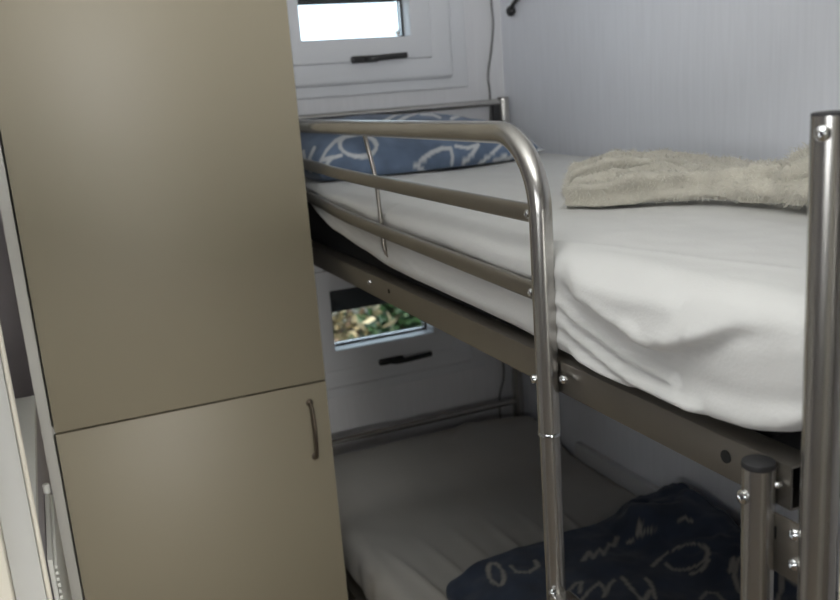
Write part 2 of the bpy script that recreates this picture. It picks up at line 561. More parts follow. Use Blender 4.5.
for wi, (WX0, WX1, gz0, gz1) in enumerate(WIN):
    w = empty('window_%d' % (wi + 1), ((WX0 + WX1) / 2, YB, gz0 - 0.15), None, None, kind='structure')
    # flat trim board on the wall, then the deeper frame, then the sash
    bm = bmesh.new()
    ring(bm, WX0 - 0.212, WX1 + 0.212, gz0 - 0.160, gz1 + 0.160, 0.075, YB - 0.012, YB + 0.002, 0.004)
    link_mesh('window_trim', bm, M['pvc'], w)
    bm = bmesh.new()
    ring(bm, WX0 - 0.158, WX1 + 0.158, gz0 - 0.128, gz1 + 0.128, 0.072, YB - 0.030, YB + 0.07, 0.012)
    link_mesh('window_frame', bm, M['pvc'], w)
    bm = bmesh.new()
    ring(bm, WX0 - 0.084, WX1 + 0.084, gz0 - 0.066, gz1 + 0.066, 0.066, YB - 0.040, YB + 0.05, 0.005)
    sash = link_mesh('sash', bm, M['pvc'], w)
    bm = bmesh.new()
    ring(bm, WX0 - 0.0185, WX1 + 0.0185, gz0 - 0.001, gz1 + 0.001, 0.0065, YB + 0.018, YB + 0.045, 0)
    link_mesh('gasket', bm, M['gasket'], sash, smooth=False)
    bm = bmesh.new()
    box(bm, WX0 - 0.010, WX1 + 0.010, YB + 0.020, YB + 0.024, gz0 + 0.008, gz1 - 0.008)
    link_mesh('pane', bm, M['glass'], w, smooth=False)
    # dark roller box outside along the top of the pane
    bm = bmesh.new()
    zt = gz1 - (0.030 if wi == 0 else 0.086)
    if wi == 0:
        zt = 1.884
    box(bm, WX0 - 0.016, WX1 + 0.016, YB + 0.034, YB + 0.075, zt, gz1 + 0.03, 0.004)
    link_mesh('blind_box', bm, M['gasket'], w)
    # handle: rosette with a slim flat lever
    zc = gz0 - 0.049 + (-0.010 if wi == 0 else -0.013)
    bm = bmesh.new()
    xa, xb = (0.884, 1.052) if wi == 0 else (0.888, 1.060)
    xm = 0.940
    box(bm, xa, xa + 0.085, YB - 0.056, YB - 0.038, zc - 0.010, zc + 0.010, 0.006, 3)
    path = smooth_path([(xm - 0.012, YB - 0.056, zc), (xm, YB - 0.068, zc), (xm + 0.03, YB - 0.074, zc + 0.001),
                        (xb - 0.03, YB - 0.072, zc + 0.003), (xb, YB - 0.070, zc + 0.004)], 6)
    sweep(bm, path, circ(0.0085, 14, 0.006))
    link_mesh('window_handle', bm, M['dark_lever'] if wi == 0 else M['black'], w)['label'] = \
        'dark metal lever handle' if wi == 0 else 'black lever handle'

# ================================================================== WARDROBE
wr = empty('wardrobe', (0.24, 2.25, 0), 'tall beige wardrobe with two plain doors left of the bunk bed', 'wardrobe')
bm = bmesh.new()
box(bm, -0.083, -0.061, 1.945, 2.54, 0, 2.235, 0.001)
box(bm, 0.522, 0.542, 1.952, 2.54, 0, 2.235, 0.001)
box(bm, -0.061, 0.522, 1.954, 2.54, 2.215, 2.235)
box(bm, -0.061, 0.522, 1.956, 2.54, 0.960, 0.978)
box(bm, -0.061, 0.522, 1.960, 2.54, 0.0, 0.08)
box(bm, -0.061, 0.522, 2.530, 2.54, 0.08, 2.215)
link_mesh('carcass', bm, M['carcass'], wr, smooth=False)['label'] = 'pale grey carcass board'
bm = bmesh.new()
box(bm, -0.0565, 0.5415, 1.930, 1.949, 0.9705, 2.23, 0.0012)
link_mesh('upper_door', bm, M['beige'], wr)
bm = bmesh.new()
box(bm, -0.0565, 0.5415, 1.930, 1.949, 0.082, 0.9665, 0.0012)
ld = link_mesh('lower_door', bm, M['beige'], wr)
bm = bmesh.new()
hx = 0.4965
path = smooth_path([(hx, 1.932, 0.922), (hx, 1.918, 0.918), (hx, 1.909, 0.900), (hx, 1.905, 0.855), (hx, 1.909, 0.810),
                    (hx, 1.918, 0.791), (hx, 1.932, 0.787)], 6)
tube(bm, path, 0.0062, 14, 0.0048)
lathe(bm, (hx, 1.930, 0.922), (0, -1, 0), [(0, 0.009), (0.003, 0.009), (0.005, 0.006)], 16)
lathe(bm, (hx, 1.930, 0.787), (0, -1, 0), [(0, 0.009), (0.003, 0.009), (0.005, 0.006)], 16)
link_mesh('handle', bm, M['nickel'], ld)['label'] = 'dark nickel bow handle'

# ================================================================== LEFT GAP: shelf and radiator
sh = empty('low_cabinet', (-0.25, 1.5, 0), 'white low cabinet half hidden in the gap left of the wardrobe', 'cabinet')
bm = bmesh.new()
box(bm, -0.42, -0.0815, 1.09, 1.922, 1.045, 1.064, 0.0015)
link_mesh('cabinet_top', bm, M['rad'], sh)
bm = bmesh.new()
box(bm, -0.41, -0.0825, 1.10, 1.922, 0.0, 1.045, 0.0015)
link_mesh('body', bm, M['wall_l'], sh)['label'] = 'mauve grey side'

rd = empty('radiator', (-0.08, 1.49, 0.5), 'small white ribbed radiator low in the gap beside the wardrobe', 'radiator')
bm = bmesh.new()
box(bm, -0.0811, -0.0735, 1.34, 1.64, 0.50, 0.975, 0.002, 3)
link_mesh('panel', bm, M['rad'], rd)
bm = bmesh.new()
for k in range(44):
    z = 0.51 + k * 0.0103
    box(bm, -0.0736, -0.0690, 1.35, 1.63, z, z + 0.006, 0.001)
link_mesh('fins', bm, M['rad'], rd)
bm = bmesh.new()
lathe(bm, (-0.0765, 1.60, 0.970), (0, 0, 1), [(0, 0.003), (0.007, 0.003), (0.0075, 0.006), (0.020, 0.0065), (0.023, 0.005)], 20)
link_mesh('valve', bm, M['rad'], rd)

# ================================================================== BUNK BED
GX = 0.57            # plane of guard rail, ladder
bed = empty('bunk_bed', (0.98, 1.5, 0), 'silver metal bunk bed with guard rail against the white wall', 'bunk bed')

def part(name, bm, m, parent=bed, **k):
    return link_mesh(name, bm, m, parent, **k)

def screw(parent, c, axis, r=0.006, name='screw'):
    bm = bmesh.new()
    lathe(bm, c, axis, [(-0.004, r * 0.8), (0.0, r), (0.002, r), (0.004, r * 0.75), (0.005, r * 0.35), (0.0035, r * 0.3)], 16)
    return link_mesh(name, bm, M['chrome'], parent)

YF, YH = 0.536, 2.516
posts = [(0.592, YF, 1.578), (1.372, YF, 1.578), (0.592, YH, 1.575), (1.372, YH, 1.575)]
pr = 0.0165
for x, y, zt in posts:
    bm = bmesh.new()
    pr = 0.0165 if y == YF else 0.0185
    tube(bm, [(x, y, 0.012), (x, y, zt - 0.0025)], pr, 28)
    p = part('post', bm, M['steel'])
    bm = bmesh.new()
    lathe(bm, (x, y, zt - 0.004), (0, 0, 1), [(0, pr - 0.001), (0.0016, pr + 0.0001), (0.0036, pr - 0.0005), (0.0044, pr - 0.004)], 28)
    link_mesh('cap', bm, M['cap'], p)['label'] = 'black plastic end cap'
    bm = bmesh.new()
    lathe(bm, (x, y, 0.0), (0, 0, 1), [(0, pr + 0.003), (0.01, pr + 0.003), (0.03, pr + 0.001)], 24)
    link_mesh('foot_cap', bm, M['cap'], p)['label'] = 'black plastic foot'
    if y < 1 and x < 1:
        d = Vector((-0.62, -0.78, 0))
        screw(p, Vector((x, y, 1.562)) + Vector((-0.935, -0.354, 0)) * (pr + 0.001), (-0.935, -0.354, 0), 0.0065)
        dv = Vector((0.25, -0.97, 0))
        bm = bmesh.new()
        box(bm, x + 0.001, x + 0.007, y - pr - 0.0012, y - pr + 0.004, 1.543, 1.572, 0.001)
        link_mesh('slot', bm, M['hole'], p)['label'] = 'dark slot in the tube'

bm = bmesh.new()
box(bm, 1.332, 1.356, YH - 0.008, YH + 0.008, 1.500, 1.553, 0.002)
part('bar_bracket', bm, M['cap'])['label'] = 'dark bracket under the head bar'
bm = bmesh.new()
box(bm, 0.6200, 1.345, 0.556, 0.625, 1.2175, 1.2600, 0.001)  # added black block: shade inside the open rail end
part('dark_end_block', bm, M['cap'])['label'] = 'added black block, dark inside of the open rail end'
# cross bars of the two ends
for y in (YF, YH):
    for z, r in ((1.561, 0.0105), (1.42, 0.0095), (0.566, 0.0115), (0.36, 0.0115)):
        if y == YF and z in (1.561, 1.42):
            z -= 0.02
        bm = bmesh.new()
        tube(bm, [(0.592, y, z), (1.372, y, z)], r, 16)
        part('headboard_bar' if y == YH else 'footboard_bar', bm, M['steel'])

# side rails: C-channels with an inward lip at top and bottom
def rail(xo, sgn, z0, z1, y0, y1):
    t = 0.0022
    lip = 0.034
    sec = [(0, 0), (0, z1 - z0), (lip, z1 - z0), (lip, z1 - z0 - t), (t, z1 - z0 - t), (t, t), (lip, t), (lip, 0)]
    bm = bmesh.new()
    ra = [bm.verts.new((xo + sgn * a, y0, z0 + b)) for a, b in sec]
    rb = [bm.verts.new((xo + sgn * a, y1, z0 + b)) for a, b in sec]
    k = len(sec)
    for i in range(k):
        bm.faces.new((ra[i], ra[(i + 1) % k], rb[(i + 1) % k], rb[i]))
    bm.faces.new(ra[::-1])
    bm.faces.new(rb)
    bmesh.ops.recalc_face_normals(bm, faces=bm.faces[:])
    ed = [e for e in bm.edges if e.calc_face_angle(0) > 1.0 and abs((e.verts[0].co - e.verts[1].co).y) > 0.5
          and abs(e.verts[0].co.x - xo) < 1e-4]
    bmesh.ops.bevel(bm, geom=ed, offset=0.0018, segments=2, profile=0.5, affect='EDGES')
    return bm

rl = part('side_rail', rail(0.585, 1, 1.2165, 1.2605, 0.562, 2.49), M['steel_rail'])
part('side_rail', rail(1.380, -1, 1.2165, 1.2605, 0.562, 2.49), M['steel_rail'])
part('side_rail', rail(0.585, 1, 0.285, 0.330, 0.562, 2.49), M['steel_rail'])
part('side_rail', rail(1.380, -1, 0.285, 0.330, 0.562, 2.49), M['steel_rail'])
bm = bmesh.new()
lathe(bm, (0.5845, 0.646, 1.240), (-1, 0, 0), [(-0.001, 0.0068), (0.0006, 0.0068)], 20)
link_mesh('hole', bm, M['hole'], rl)['label'] = 'dark bolt hole'
bm = bmesh.new()
lathe(bm, (0.5845, 1.57, 1.243), (-1, 0, 0), [(-0.001, 0.0045), (0.0006, 0.0045)], 16)
link_mesh('hole', bm, M['hole'], rl)['label'] = 'dark bolt hole'
screw(rl, (0.585, 1.676, 1.243), (-1, 0, 0), 0.0055)

# bracket plate under the rail end, bolted to the near post
bm = bmesh.new()
box(bm, 0.578, 0.581, 0.530, 0.582, 1.152, 1.212, 0.001)
br = part('bracket', bm, M['steel_rail'])
for z in (1.201, 1.171):
    screw(br, (0.578, 0.549, z), (-1, 0, 0), 0.0058)
bm = bmesh.new()
box(bm, 0.5772, 0.5779, 0.571, 0.575, 1.186, 1.199)
link_mesh('hole', bm, M['hole'], br, smooth=False)['label'] = 'dark slot'

# mattress slats
for lvl, zz in ((0, 1.2405), (1, 0.318)):
    for k in range(13):
        y = 0.74 + k * 0.135
        bm = bmesh.new()
        box(bm, 0.665, 1.343, y, y + 0.055, zz, zz + 0.009, 0.002)
        part('slat', bm, M['slat'])

# guard rail: one bent tube ending in the ladder, two flat bars and a thin strut
bm = bmesh.new()
zt = 1.556
R = 0.100
yp = 0.962
pts = [(GX + 0.004, 2.44, zt), (GX, 2.35, zt), (GX, 1.6, zt), (GX, yp + R + 0.05, zt)]
for k in range(13):
    a = PI / 2 * k / 12
    pts.append((GX, yp + R - R * math.sin(a), zt - R + R * math.cos(a)))
pts += [(GX, yp, 1.35), (GX, yp, 1.163)]
tube(bm, pts, 0.0150, 28)
gr = part('guard_rail', bm, M['steel'])

def flat_bar(path, hw, hh):
    bm = bmesh.new()
    prof = []
    for i in range(20):
        a = 2 * PI * i / 20
        c, s = math.cos(a), math.sin(a)
        prof.append((hh * math.copysign(abs(c) ** 0.75, c), hw * math.copysign(abs(s) ** 0.75, s)))
    sweep(bm, path, prof, True, (0, 0, 1))
    return bm

bar1 = [(GX, 0.972, 1.4545), (GX, 1.3, 1.4562), (GX, 1.6, 1.4585), (GX + 0.002, 1.8, 1.4610), (GX + 0.010, 2.0, 1.4650), (GX + 0.02, 2.3, 1.469),
        (GX + 0.022, 2.5, 1.470)]
bar2 = [(GX, 0.972, 1.3515), (GX, 1.3, 1.3600), (GX, 1.6, 1.3680), (GX + 0.002, 1.8, 1.3750), (GX + 0.010, 2.0, 1.386), (GX + 0.02, 2.3, 1.392),
        (GX + 0.022, 2.5, 1.394)]
for b in (bar1, bar2):
    link_mesh('guard_bar', flat_bar(smooth_path(b, 8), 0.0075, 0.0122), M['steel_rail'], gr)
bm = bmesh.new()
tube(bm, smooth_path([(GX + 0.002, 1.625, 1.553), (GX + 0.002, 1.60, 1.545), (GX + 0.003, 1.588, 1.52), (GX + 0.010, 1.578, 1.457), (GX + 0.010, 1.568, 1.37),
                      (GX + 0.013, 1.563, 1.32), (GX + 0.045, 1.562, 1.300)], 6), 0.0042, 12)
link_mesh('strut', bm, M['steel_rail'], gr)
for z in (1.4545, 1.351):
    screw(gr, (GX - 0.006, 0.983, z), (-0.9, 0.45, 0), 0.006)
screw(gr, (GX - 0.013, yp + 0.012, 1.236), (-0.85, 0.5, 0), 0.0065)
screw(gr, (GX + 0.006, yp - 0.030, 1.243), (-1, -0.1, 0), 0.0060)

# ladder
bm = bmesh.new()
tube(bm, [(GX, yp, 0.012), (GX, yp, 1.166)], 0.0138, 24)
lu = part('ladder_upright', bm, M['steel'])
bm = bmesh.new()
lathe(bm, (GX, yp, 1.158), (0, 0, 1), [(0, 0.0138), (0.001, 0.0156), (0.0045, 0.0156), (0.006, 0.0148)], 28)
link_mesh('joint_ring', bm, M['chrome'], lu)['label'] = 'bright joint ring'
yl = 0.5845
bm = bmesh.new()
tube(bm, [(GX - 0.002, yl, 0.012), (GX - 0.002, yl, 1.2585)], 0.0152, 28)
lr = part('ladder_upright', bm, M['steel'])
bm = bmesh.new()
lathe(bm, (GX - 0.002, yl, 1.257), (0, 0, 1), [(0, 0.0152), (0.002, 0.0157), (0.0055, 0.0150), (0.007, 0.0115), (0.0072, 0.001)], 28)
link_mesh('cap', bm, M['cap'], lr)['label'] = 'black plastic end cap'
screw(lr, (GX - 0.002 - 0.0150, yl + 0.0030, 1.2290), (-0.98, 0.2, 0), 0.0070)
screw(lr, (GX - 0.002 + 0.011, yl - 0.0110, 1.2400), (0.7, -0.7, 0), 0.0034)
for z in (0.918, 0.62, 0.32):
    bm = bmesh.new()
    box(bm, GX - 0.020, GX + 0.016, yl + 0.012, yp - 0.010, z - 0.010, z + 0.012, 0.006, 3)
    rg = part('rung', bm, M['steel'])
    screw(rg, (GX - 0.0135, yp - 0.012, z + 0.014), (-0.3, -0.3, 0.9), 0.0055)

# ================================================================== UPPER MATTRESS
ZM = 1.412
zbot_tab = [(0.50, 1.304), (0.545, 1.292), (0.62, 1.273), (0.736, 1.264), (0.85, 1.263), (0.95, 1.264), (1.1, 1.272), (1.25, 1.275),
            (1.43, 1.278), (1.56, 1.282), (1.70, 1.298), (1.89, 1.318), (2.01, 1.346), (2.2, 1.36), (2.5, 1.36)]
fold_tab = [(0.55, 1.385), (0.624, 1.372), (0.67, 1.350), (0.71, 1.334), (0.752, 1.326), (0.80, 1.338), (0.86, 1.352), (0.95, 1.368), (1.02, 1.385)]
ridges = [  # (polyline in (y,z), half width, height)
    ([(0.99, 1.352), (0.90, 1.330), (0.80, 1.306), (0.72, 1.300)], 0.006, 0.008),
    ([(0.99, 1.325), (0.90, 1.306), (0.80, 1.286), (0.68, 1.283)], 0.007, 0.0075),
    ([(1.00, 1.298), (0.90, 1.284), (0.80, 1.272)], 0.006, 0.006),
    ([(0.98, 1.405), (0.90, 1.388), (0.80, 1.380), (0.72, 1.384)], 0.012, 0.004),
    ([(0.78, 1.35), (0.745, 1.338), (0.70, 1.352)], 0.006, 0.004),
    ([(1.5, 1.30), (1.35, 1.30), (1.15, 1.292)], 0.010, 0.004),
    ([(1.55, 1.345), (1.42, 1.312), (1.32, 1.285)], 0.005, 0.005),
    ([(1.55, 1.322), (1.45, 1.295), (1.38, 1.278)], 0.004, 0.004),
    ([(1.85, 1.372), (1.72, 1.350), (1.60, 1.325)], 0.005, 0.005),
    ([(1.88, 1.350), (1.75, 1.328), (1.62, 1.306)], 0.004, 0.004),
    ([(1.80, 1.40), (1.68, 1.394), (1.58, 1.398)], 0.008, 0.004),
]
top_ridges = [  # (polyline in (x,y), half width, height)
    ([(0.62, 0.99), (0.66, 0.84), (0.70, 0.66)], 0.010, 0.0016),
    ([(0.66, 1.30), (0.85, 1.42), (1.10, 1.50)], 0.020, 0.003),
    ([(0.64, 1.70), (0.80, 1.85), (1.00, 1.95)], 0.020, 0.003),
    ([(1.05, 1.40), (1.20, 1.55), (1.34, 1.60)], 0.018, 0.004),
]

def disp_up(p, n):
    d = Vector((0, 0, 0))
    x, y, z = p
    side = max(0.0, -n.x)
    end = max(0.0, -n.y)
    top = max(0.0, n.z) if z > 1.33 else 0.0
    zb = lerp_tab(zbot_tab, y)
    # the lower hem follows the sagging line over the rail
    t = (z - 1.262) / (ZM - 1.262)
    d.z += (zb - 1.262) * (1 - t) * (1.0 if x < 0.7 else 0.4)
    zz = z + d.z
    if side > 0.05:
        k = min(1.0, side * 1.3)
        # sagging belly of the side
        b = 0.010 * math.sin(max(0, min(1, t)) * PI)
        # the cloth is pressed in behind the guard bars, bulges between them
        if y > 0.97:
            zbar = lerp_tab([(0.97, 1.3515), (1.6, 1.368), (2.0, 1.386)], y)
            b -= 0.010 * math.exp(-((zz - zbar) / 0.012) ** 2)
            b += 0.006 * math.exp(-((zz - zbar - 0.032) / 0.018) ** 2)
            b += 0.004 * math.exp(-((zz - zbar + 0.040) / 0.02) ** 2)
            b -= 0.014 * math.exp(-((y - 1.568) / 0.014) ** 2)
            b += 0.004 * math.exp(-((y - 1.50) / 0.03) ** 2) + 0.004 * math.exp(-((y - 1.63) / 0.03) ** 2)
            if y > 1.85:
                b -= 0.03 * smoothstep(1.85, 2.3, y)
        b += 0.024 * (1 - smoothstep(0.0, 0.30, t)) * smoothstep(0.0, 0.35, side) * (1 - smoothstep(1.85, 2.2, y))
        # puffed fold of loose cloth near the foot end
        if 0.55 < y < 1.02:
            zf = lerp_tab(fold_tab, y)
            amp = 0.025 * smoothstep(0.57, 0.72, y) * (1 - smoothstep(0.86, 1.0, y)) + 0.006 * smoothstep(0.60, 0.66, y) * (1 - smoothstep(0.94, 1.0, y))
            q = zz - zf
            if q > 0:
                b += amp * math.exp(-q / 0.045) * smoothstep(0, 0.012, q)
            else:
                b -= 0.004 * math.exp(q / 0.02) * (amp / 0.025)
        for pl, wdt, h in ridges:
            dist = min(seg_dist((y, zz), pl[i], pl[i + 1]) for i in range(len(pl) - 1))
            if dist < 4 * wdt:
                b += h * math.exp(-(dist / wdt) ** 2) - 0.5 * h * math.exp(-((dist - 1.6 * wdt) / wdt) ** 2)
        # seam of the corner pocket
        sy = abs(y - 0.703)
        if zz < 1.325 and sy < 0.008:
            b -= 0.0022 * math.exp(-(sy / 0.0025) ** 2)
        b += 0.0035 * fbm((x, y * 0.6, zz * 1.6), 9)
        # the corner drops its belly inwards towards the near end
        b -= 0.008 * (1 - smoothstep(0.53, 0.70, y)) * (1 - max(0, min(1, t)))
        bm_ = 0.0095 + 0.022 * (1 - smoothstep(0.86, 0.94, y))
        b = min(b, bm_) if b < bm_ - 0.004 else bm_ - 0.004 * math.exp(-max(0.0, b - bm_ + 0.004) / 0.004)
        d.x -= b * k
    if end > 0.05:
        d.y -= end * (0.006 * math.sin(max(0, min(1, t)) * PI) + 0.004 * fbm(p, 10))
    if top > 0:
        h = 0.0035 * fbm((x * 1.0, y * 0.7, 0.3), 4.5) + 0.0012 * fbm((x, y, 2.3), 14)
        for pl, wdt, hh in top_ridges:
            dist = min(seg_dist((x, y), pl[i], pl[i + 1]) for i in range(len(pl) - 1))
            if dist < 3 * wdt:
                h += hh * math.exp(-(dist / wdt) ** 2)
        # a little hollow in the middle of the lying surface
        h -= 0.004 * math.exp(-((x - 0.97) / 0.25) ** 2)
        d.z += h * top
    return d

bm = soft_box(0.5885, 1.385, 0.545, 2.488, 1.262, ZM, 0.034, 0.0062, disp_up)
um = link_mesh('mattress', bm, M['sheet'], None, angle=180)
tag(um, 'upper bunk mattress in a creased white fitted sheet, above the side rail', 'mattress')

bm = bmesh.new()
secs = []  # black block filling the gap between mattress hem and rail
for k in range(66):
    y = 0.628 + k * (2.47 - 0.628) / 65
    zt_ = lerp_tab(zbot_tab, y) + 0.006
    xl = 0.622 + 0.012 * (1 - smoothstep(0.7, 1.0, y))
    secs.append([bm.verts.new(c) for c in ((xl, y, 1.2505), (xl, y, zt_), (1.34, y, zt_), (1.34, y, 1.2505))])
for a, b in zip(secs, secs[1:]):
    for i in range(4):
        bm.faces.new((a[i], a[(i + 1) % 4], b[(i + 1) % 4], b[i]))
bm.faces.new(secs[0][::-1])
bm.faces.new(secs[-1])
link_mesh('hem_gap_block', bm, M['under'], um, smooth=False)['label'] = 'black block filling the gap below the hem'

# ================================================================== LOWER MATTRESS
def disp_low(p, n):
    x, y, z = p
    d = Vector((0, 0, 0))
    if n.z > 0 and z > 0.42:
        h = 0.004 * fbm((x, y, 1.0), 4)
        # pulled wrinkles fanning out from under the quilt
        for i in range(6):
            a = (0.70 + i * 0.085, 1.66)
            b_ = (0.655 + i * 0.10, 1.98 + 0.03 * (i % 2))
            dist = seg_dist((x, y), a, b_)
            h += 0.010 * math.exp(-(dist / 0.011) ** 2) * (1 - smoothstep(1.75, 2.02, y))
        dist = seg_dist((x, y), (1.08, 2.40), (1.16, 2.47))
        h += 0.008 * math.exp(-(dist / 0.02) ** 2)
        h += 0.069 * smoothstep(2.16, 2.44, y) * (1 - 0.25 * smoothstep(1.2, 1.4, x))
        d.z += h * n.z
    if n.x < -0.05:
        d.x += n.x * (0.005 * fbm((x, y * 2.5, z * 0.7), 6) + 0.008 * math.sin(max(0, min(1, (z - 0.34) / 0.13)) * PI))
    return d

bm = soft_box(0.600, 1.404, 0.53, 2.492, 0.341, 0.475, 0.034, 0.008, disp_low)
lm = link_mesh('mattress', bm, M['sheet_low'], None, angle=180)
tag(lm, 'lower bunk mattress in a plain white sheet, in shadow under the upper bunk', 'mattress')

# ================================================================== PILLOW
PW, PD, PT = 0.665, 0.40, 0.135
def pillow_mesh():
    bm = bmesh.new()
    nu, nv = 250, 130
    tilt = math.radians(11)
    grids = []
    for sgn in (1, -1):
        rows = []
        for i in range(nu + 1):
            row = []
            for j in range(nv + 1):
                u = -1 + 2 * i / nu
                v = -1 + 2 * j / nv
                pr_ = max(0.0, (1 - abs(u) ** 6.0)) ** 0.6 * max(0.0, (1 - abs(v) ** 2.6)) ** 0.55
                x = u * PW / 2 * (1 - 0.05 * (1 - abs(v)) * 0 - 0.04 * v * v)
                y = v * PD / 2 * (1 - 0.04 * u * u)
                th = PT / 2 * pr_ * (1.10 - 0.16 * u - 0.42 * smoothstep(0.25, 1.0, u))
                th += 0.006 * pr_ * fbm((x * 1.5, y, sgn * 2.0), 7) + 0.004 * pr_ * fbm((x, y, sgn), 16)
                zz = sgn * max(0.0012 * (pr_ > 0), th)
                # lies back against the bars of the head end
                yy = y * math.cos(tilt) - zz * math.sin(tilt)
                z2 = y * math.sin(tilt) + zz * math.cos(tilt)
                row.append(bm.verts.new((0.942 + x, 2.275 + yy, 1.470 + z2)))
            rows.append(row)
        grids.append(rows)
        for i in range(nu):
            for j in range(nv):
                q = (rows[i][j], rows[i + 1][j], rows[i + 1][j + 1], rows[i][j + 1])
                bm.faces.new(q if sgn > 0 else q[::-1])
    bmesh.ops.remove_doubles(bm, verts=bm.verts[:], dist=0.0006)
    for v in bm.verts:
        if v.co.z < 1.416:
            v.co.z = 1.416 - (1.416 - v.co.z) * 0.03
    return bm

pl = link_mesh('pillow', pillow_mesh(), M['blue'], None, angle=180)
tag(pl, 'blue pillow with pale script lettering at the head of the upper bunk', 'pillow')
vd = Vector((1.0, 2.2, -0.15)).normalized()
def pil2d(p, n):
    if p.y > 2.34 and p.z < 1.48:
        return None
    t = (2.2 - p.y) / vd.y
    return (p.x + vd.x * t, p.z + vd.z * t)
paint_print(pl, pil2d, PILLOW_PRINT, 0.0058)

# ================================================================== QUILT on the lower bunk
def quilt():
    def disp(p, n):
        x, y, z = p
        d = Vector((0, 0, 0))
        up = max(0.0, n.z) if z > 0.5 else 0
        back = max(0.0, n.y)
        h = 0.010 * fbm((x, y, 4.0), 5) + 0.006 * fbm((x, y, 7.0), 11)
        # crumpled heap at the wall side of the far edge
        c = smoothstep(1.13, 1.21, x) * math.exp(-((y - 1.615) / 0.085) ** 2)
        c2 = math.exp(-(((x - 1.33) / 0.10) ** 2 + ((y - 1.45) / 0.16) ** 2))
        h += 0.058 * c * (1 + 0.6 * fbm((x, y, 1.0), 13)) + 0.045 * c2 * (1 + 0.5 * fbm((x, y, 2.0), 12))
        h += (c + 0.4 * c2) * 0.030 * abs(math.sin(26 * (x * 0.8 + y * 1.1) + 3 * fbm((x, y, 3.0), 6)))
        h = min(h, 0.062 + 0.28 * (h - 0.062)) if h > 0.062 else h
        d.z += h * up
        # wavy far edge, rounded left corner
        d.y += back * 0.012 * fbm((x, 0.0, z), 7)
        lf = max(0.0, 0.83 - x)
        if y > 1.45:
            d.y -= lf * lf * 2.6 * smoothstep(1.45, 1.7, y)
        # left side drapes lower
        d.z -= 0.012 * (1 - smoothstep(0.69, 0.82, x)) * up
        return d
    return soft_box(0.688, 1.374, 0.66, 1.715, 0.4825, 0.540, 0.027, 0.0055, disp)
qt = link_mesh('quilt', quilt(), M['navy'], None, angle=180)
tag(qt, 'dark navy quilt with script lettering bunched on the lower bunk', 'quilt')
qd = Vector((1.1, 1.55, -1.09)).normalized()
def q2d(p, n):
    if n.z < 0.0:
        return None
    t = (0.53 - p.z) / qd.z
    return (p.x + qd.x * t, p.y + qd.y * t)
paint_print(qt, q2d, DUVET_PRINT, 0.0055)

# ================================================================== FLEECE THROW on the upper mattress
th_parent = empty('throw_blanket', (0.95, 1.1, 1.41), 'fluffy cream throw heaped on the upper mattress', 'blanket')
def throw_mesh():
    bm = bmesh.new()
    # three rolls of cloth swept along their centre lines; one closed skin each, joined in one mesh
    rolls = [
        # front band: from the folded left end along to the near end of the bed
        ([(0.806, 1.262, 1.432), (0.822, 1.222, 1.432), (0.865, 1.192, 1.438), (0.920, 1.155, 1.441), (0.965, 1.115, 1.441), (1.000, 1.050, 1.440),
          (1.020, 0.96, 1.445), (1.050, 0.84, 1.448), (1.07, 0.76, 1.445)],
         [(0.021, 0.026), (0.022, 0.028), (0.027, 0.030), (0.028, 0.034), (0.027, 0.036), (0.027, 0.040), (0.034, 0.050), (0.040, 0.06), (0.030, 0.05)]),
        # rear fold, a little higher
        ([(0.868, 1.375, 1.430), (0.905, 1.352, 1.446), (0.965, 1.305, 1.452), (1.035, 1.235, 1.446), (1.095, 1.150, 1.434), (1.14, 1.05, 1.430), (1.16, 0.93, 1.440)],
         [(0.018, 0.022), (0.026, 0.026), (0.030, 0.034), (0.026, 0.042), (0.020, 0.05), (0.018, 0.06), (0.026, 0.06)]),
        # lump at the near end
        ([(0.995, 0.995, 1.446), (1.030, 0.935, 1.455), (1.085, 0.870, 1.456), (1.13, 0.81, 1.450)],
         [(0.030, 0.036), (0.046, 0.055), (0.046, 0.065), (0.036, 0.06)]),
    ]
    for ri, (keys, rad) in enumerate(rolls):
        per = 14
        path = smooth_path(keys, per)
        m = len(path)
        rr = []
        for i in range(m):
            t = i / per
            a = min(int(t), len(rad) - 1)
            b_ = min(a + 1, len(rad) - 1)
            f = t - int(t)
            rr.append((rad[a][0] * (1 - f) + rad[b_][0] * f, rad[a][1] * (1 - f) + rad[b_][1] * f))
        n = 44
        rings = []
        for i in range(m):
            tg = (path[min(m - 1, i + 1)] - path[max(0, i - 1)]).normalized()
            sd = Vector((0, 0, 1)).cross(tg).normalized()
            e = min(i, m - 1 - i) / 5.0
            cap = math.sqrt(max(0.02, 1 - (1 - min(1, e)) ** 2))
            ringv = []
            for j in range(n):
                a = 2 * PI * j / n
                c, s = math.cos(a), math.sin(a)
                hz = rr[i][0] * math.copysign(abs(s) ** 0.85, s) * cap
                wd = rr[i][1] * math.copysign(abs(c) ** 0.85, c) * cap
                p = path[i] + sd * wd + Vector((0, 0, hz))
                k = 0.010 * fbm(p + Vector((ri * 3, 0, 0)), 13) + 0.006 * fbm(p, 34)
                # long creases running with the roll
                k += 0.005 * math.sin(5 * a + 5 * i / m + 2 * fbm(p, 8))
                p = p + (sd * c + Vector((0, 0, s))) * k * cap
                if p.z < 1.4155:
                    p.z = 1.4155
                ringv.append(bm.verts.new(p))
            rings.append(ringv)
        for i in range(m - 1):
            for j in range(n):
                bm.faces.new((rings[i][j], rings[i][(j + 1) % n], rings[i + 1][(j + 1) % n], rings[i + 1][j]))
        bm.faces.new(rings[0][::-1])
        bm.faces.new(rings[-1])
    return bm
bmt = throw_mesh()
bmesh.ops.recalc_face_normals(bmt, faces=bmt.faces[:])
rng = random.Random(4)
fib = bmesh.new()
faces = [f for f in bmt.faces if f.calc_center_median().z > 1.414 and len(f.verts) == 4]
areas = [f.calc_area() for f in faces]
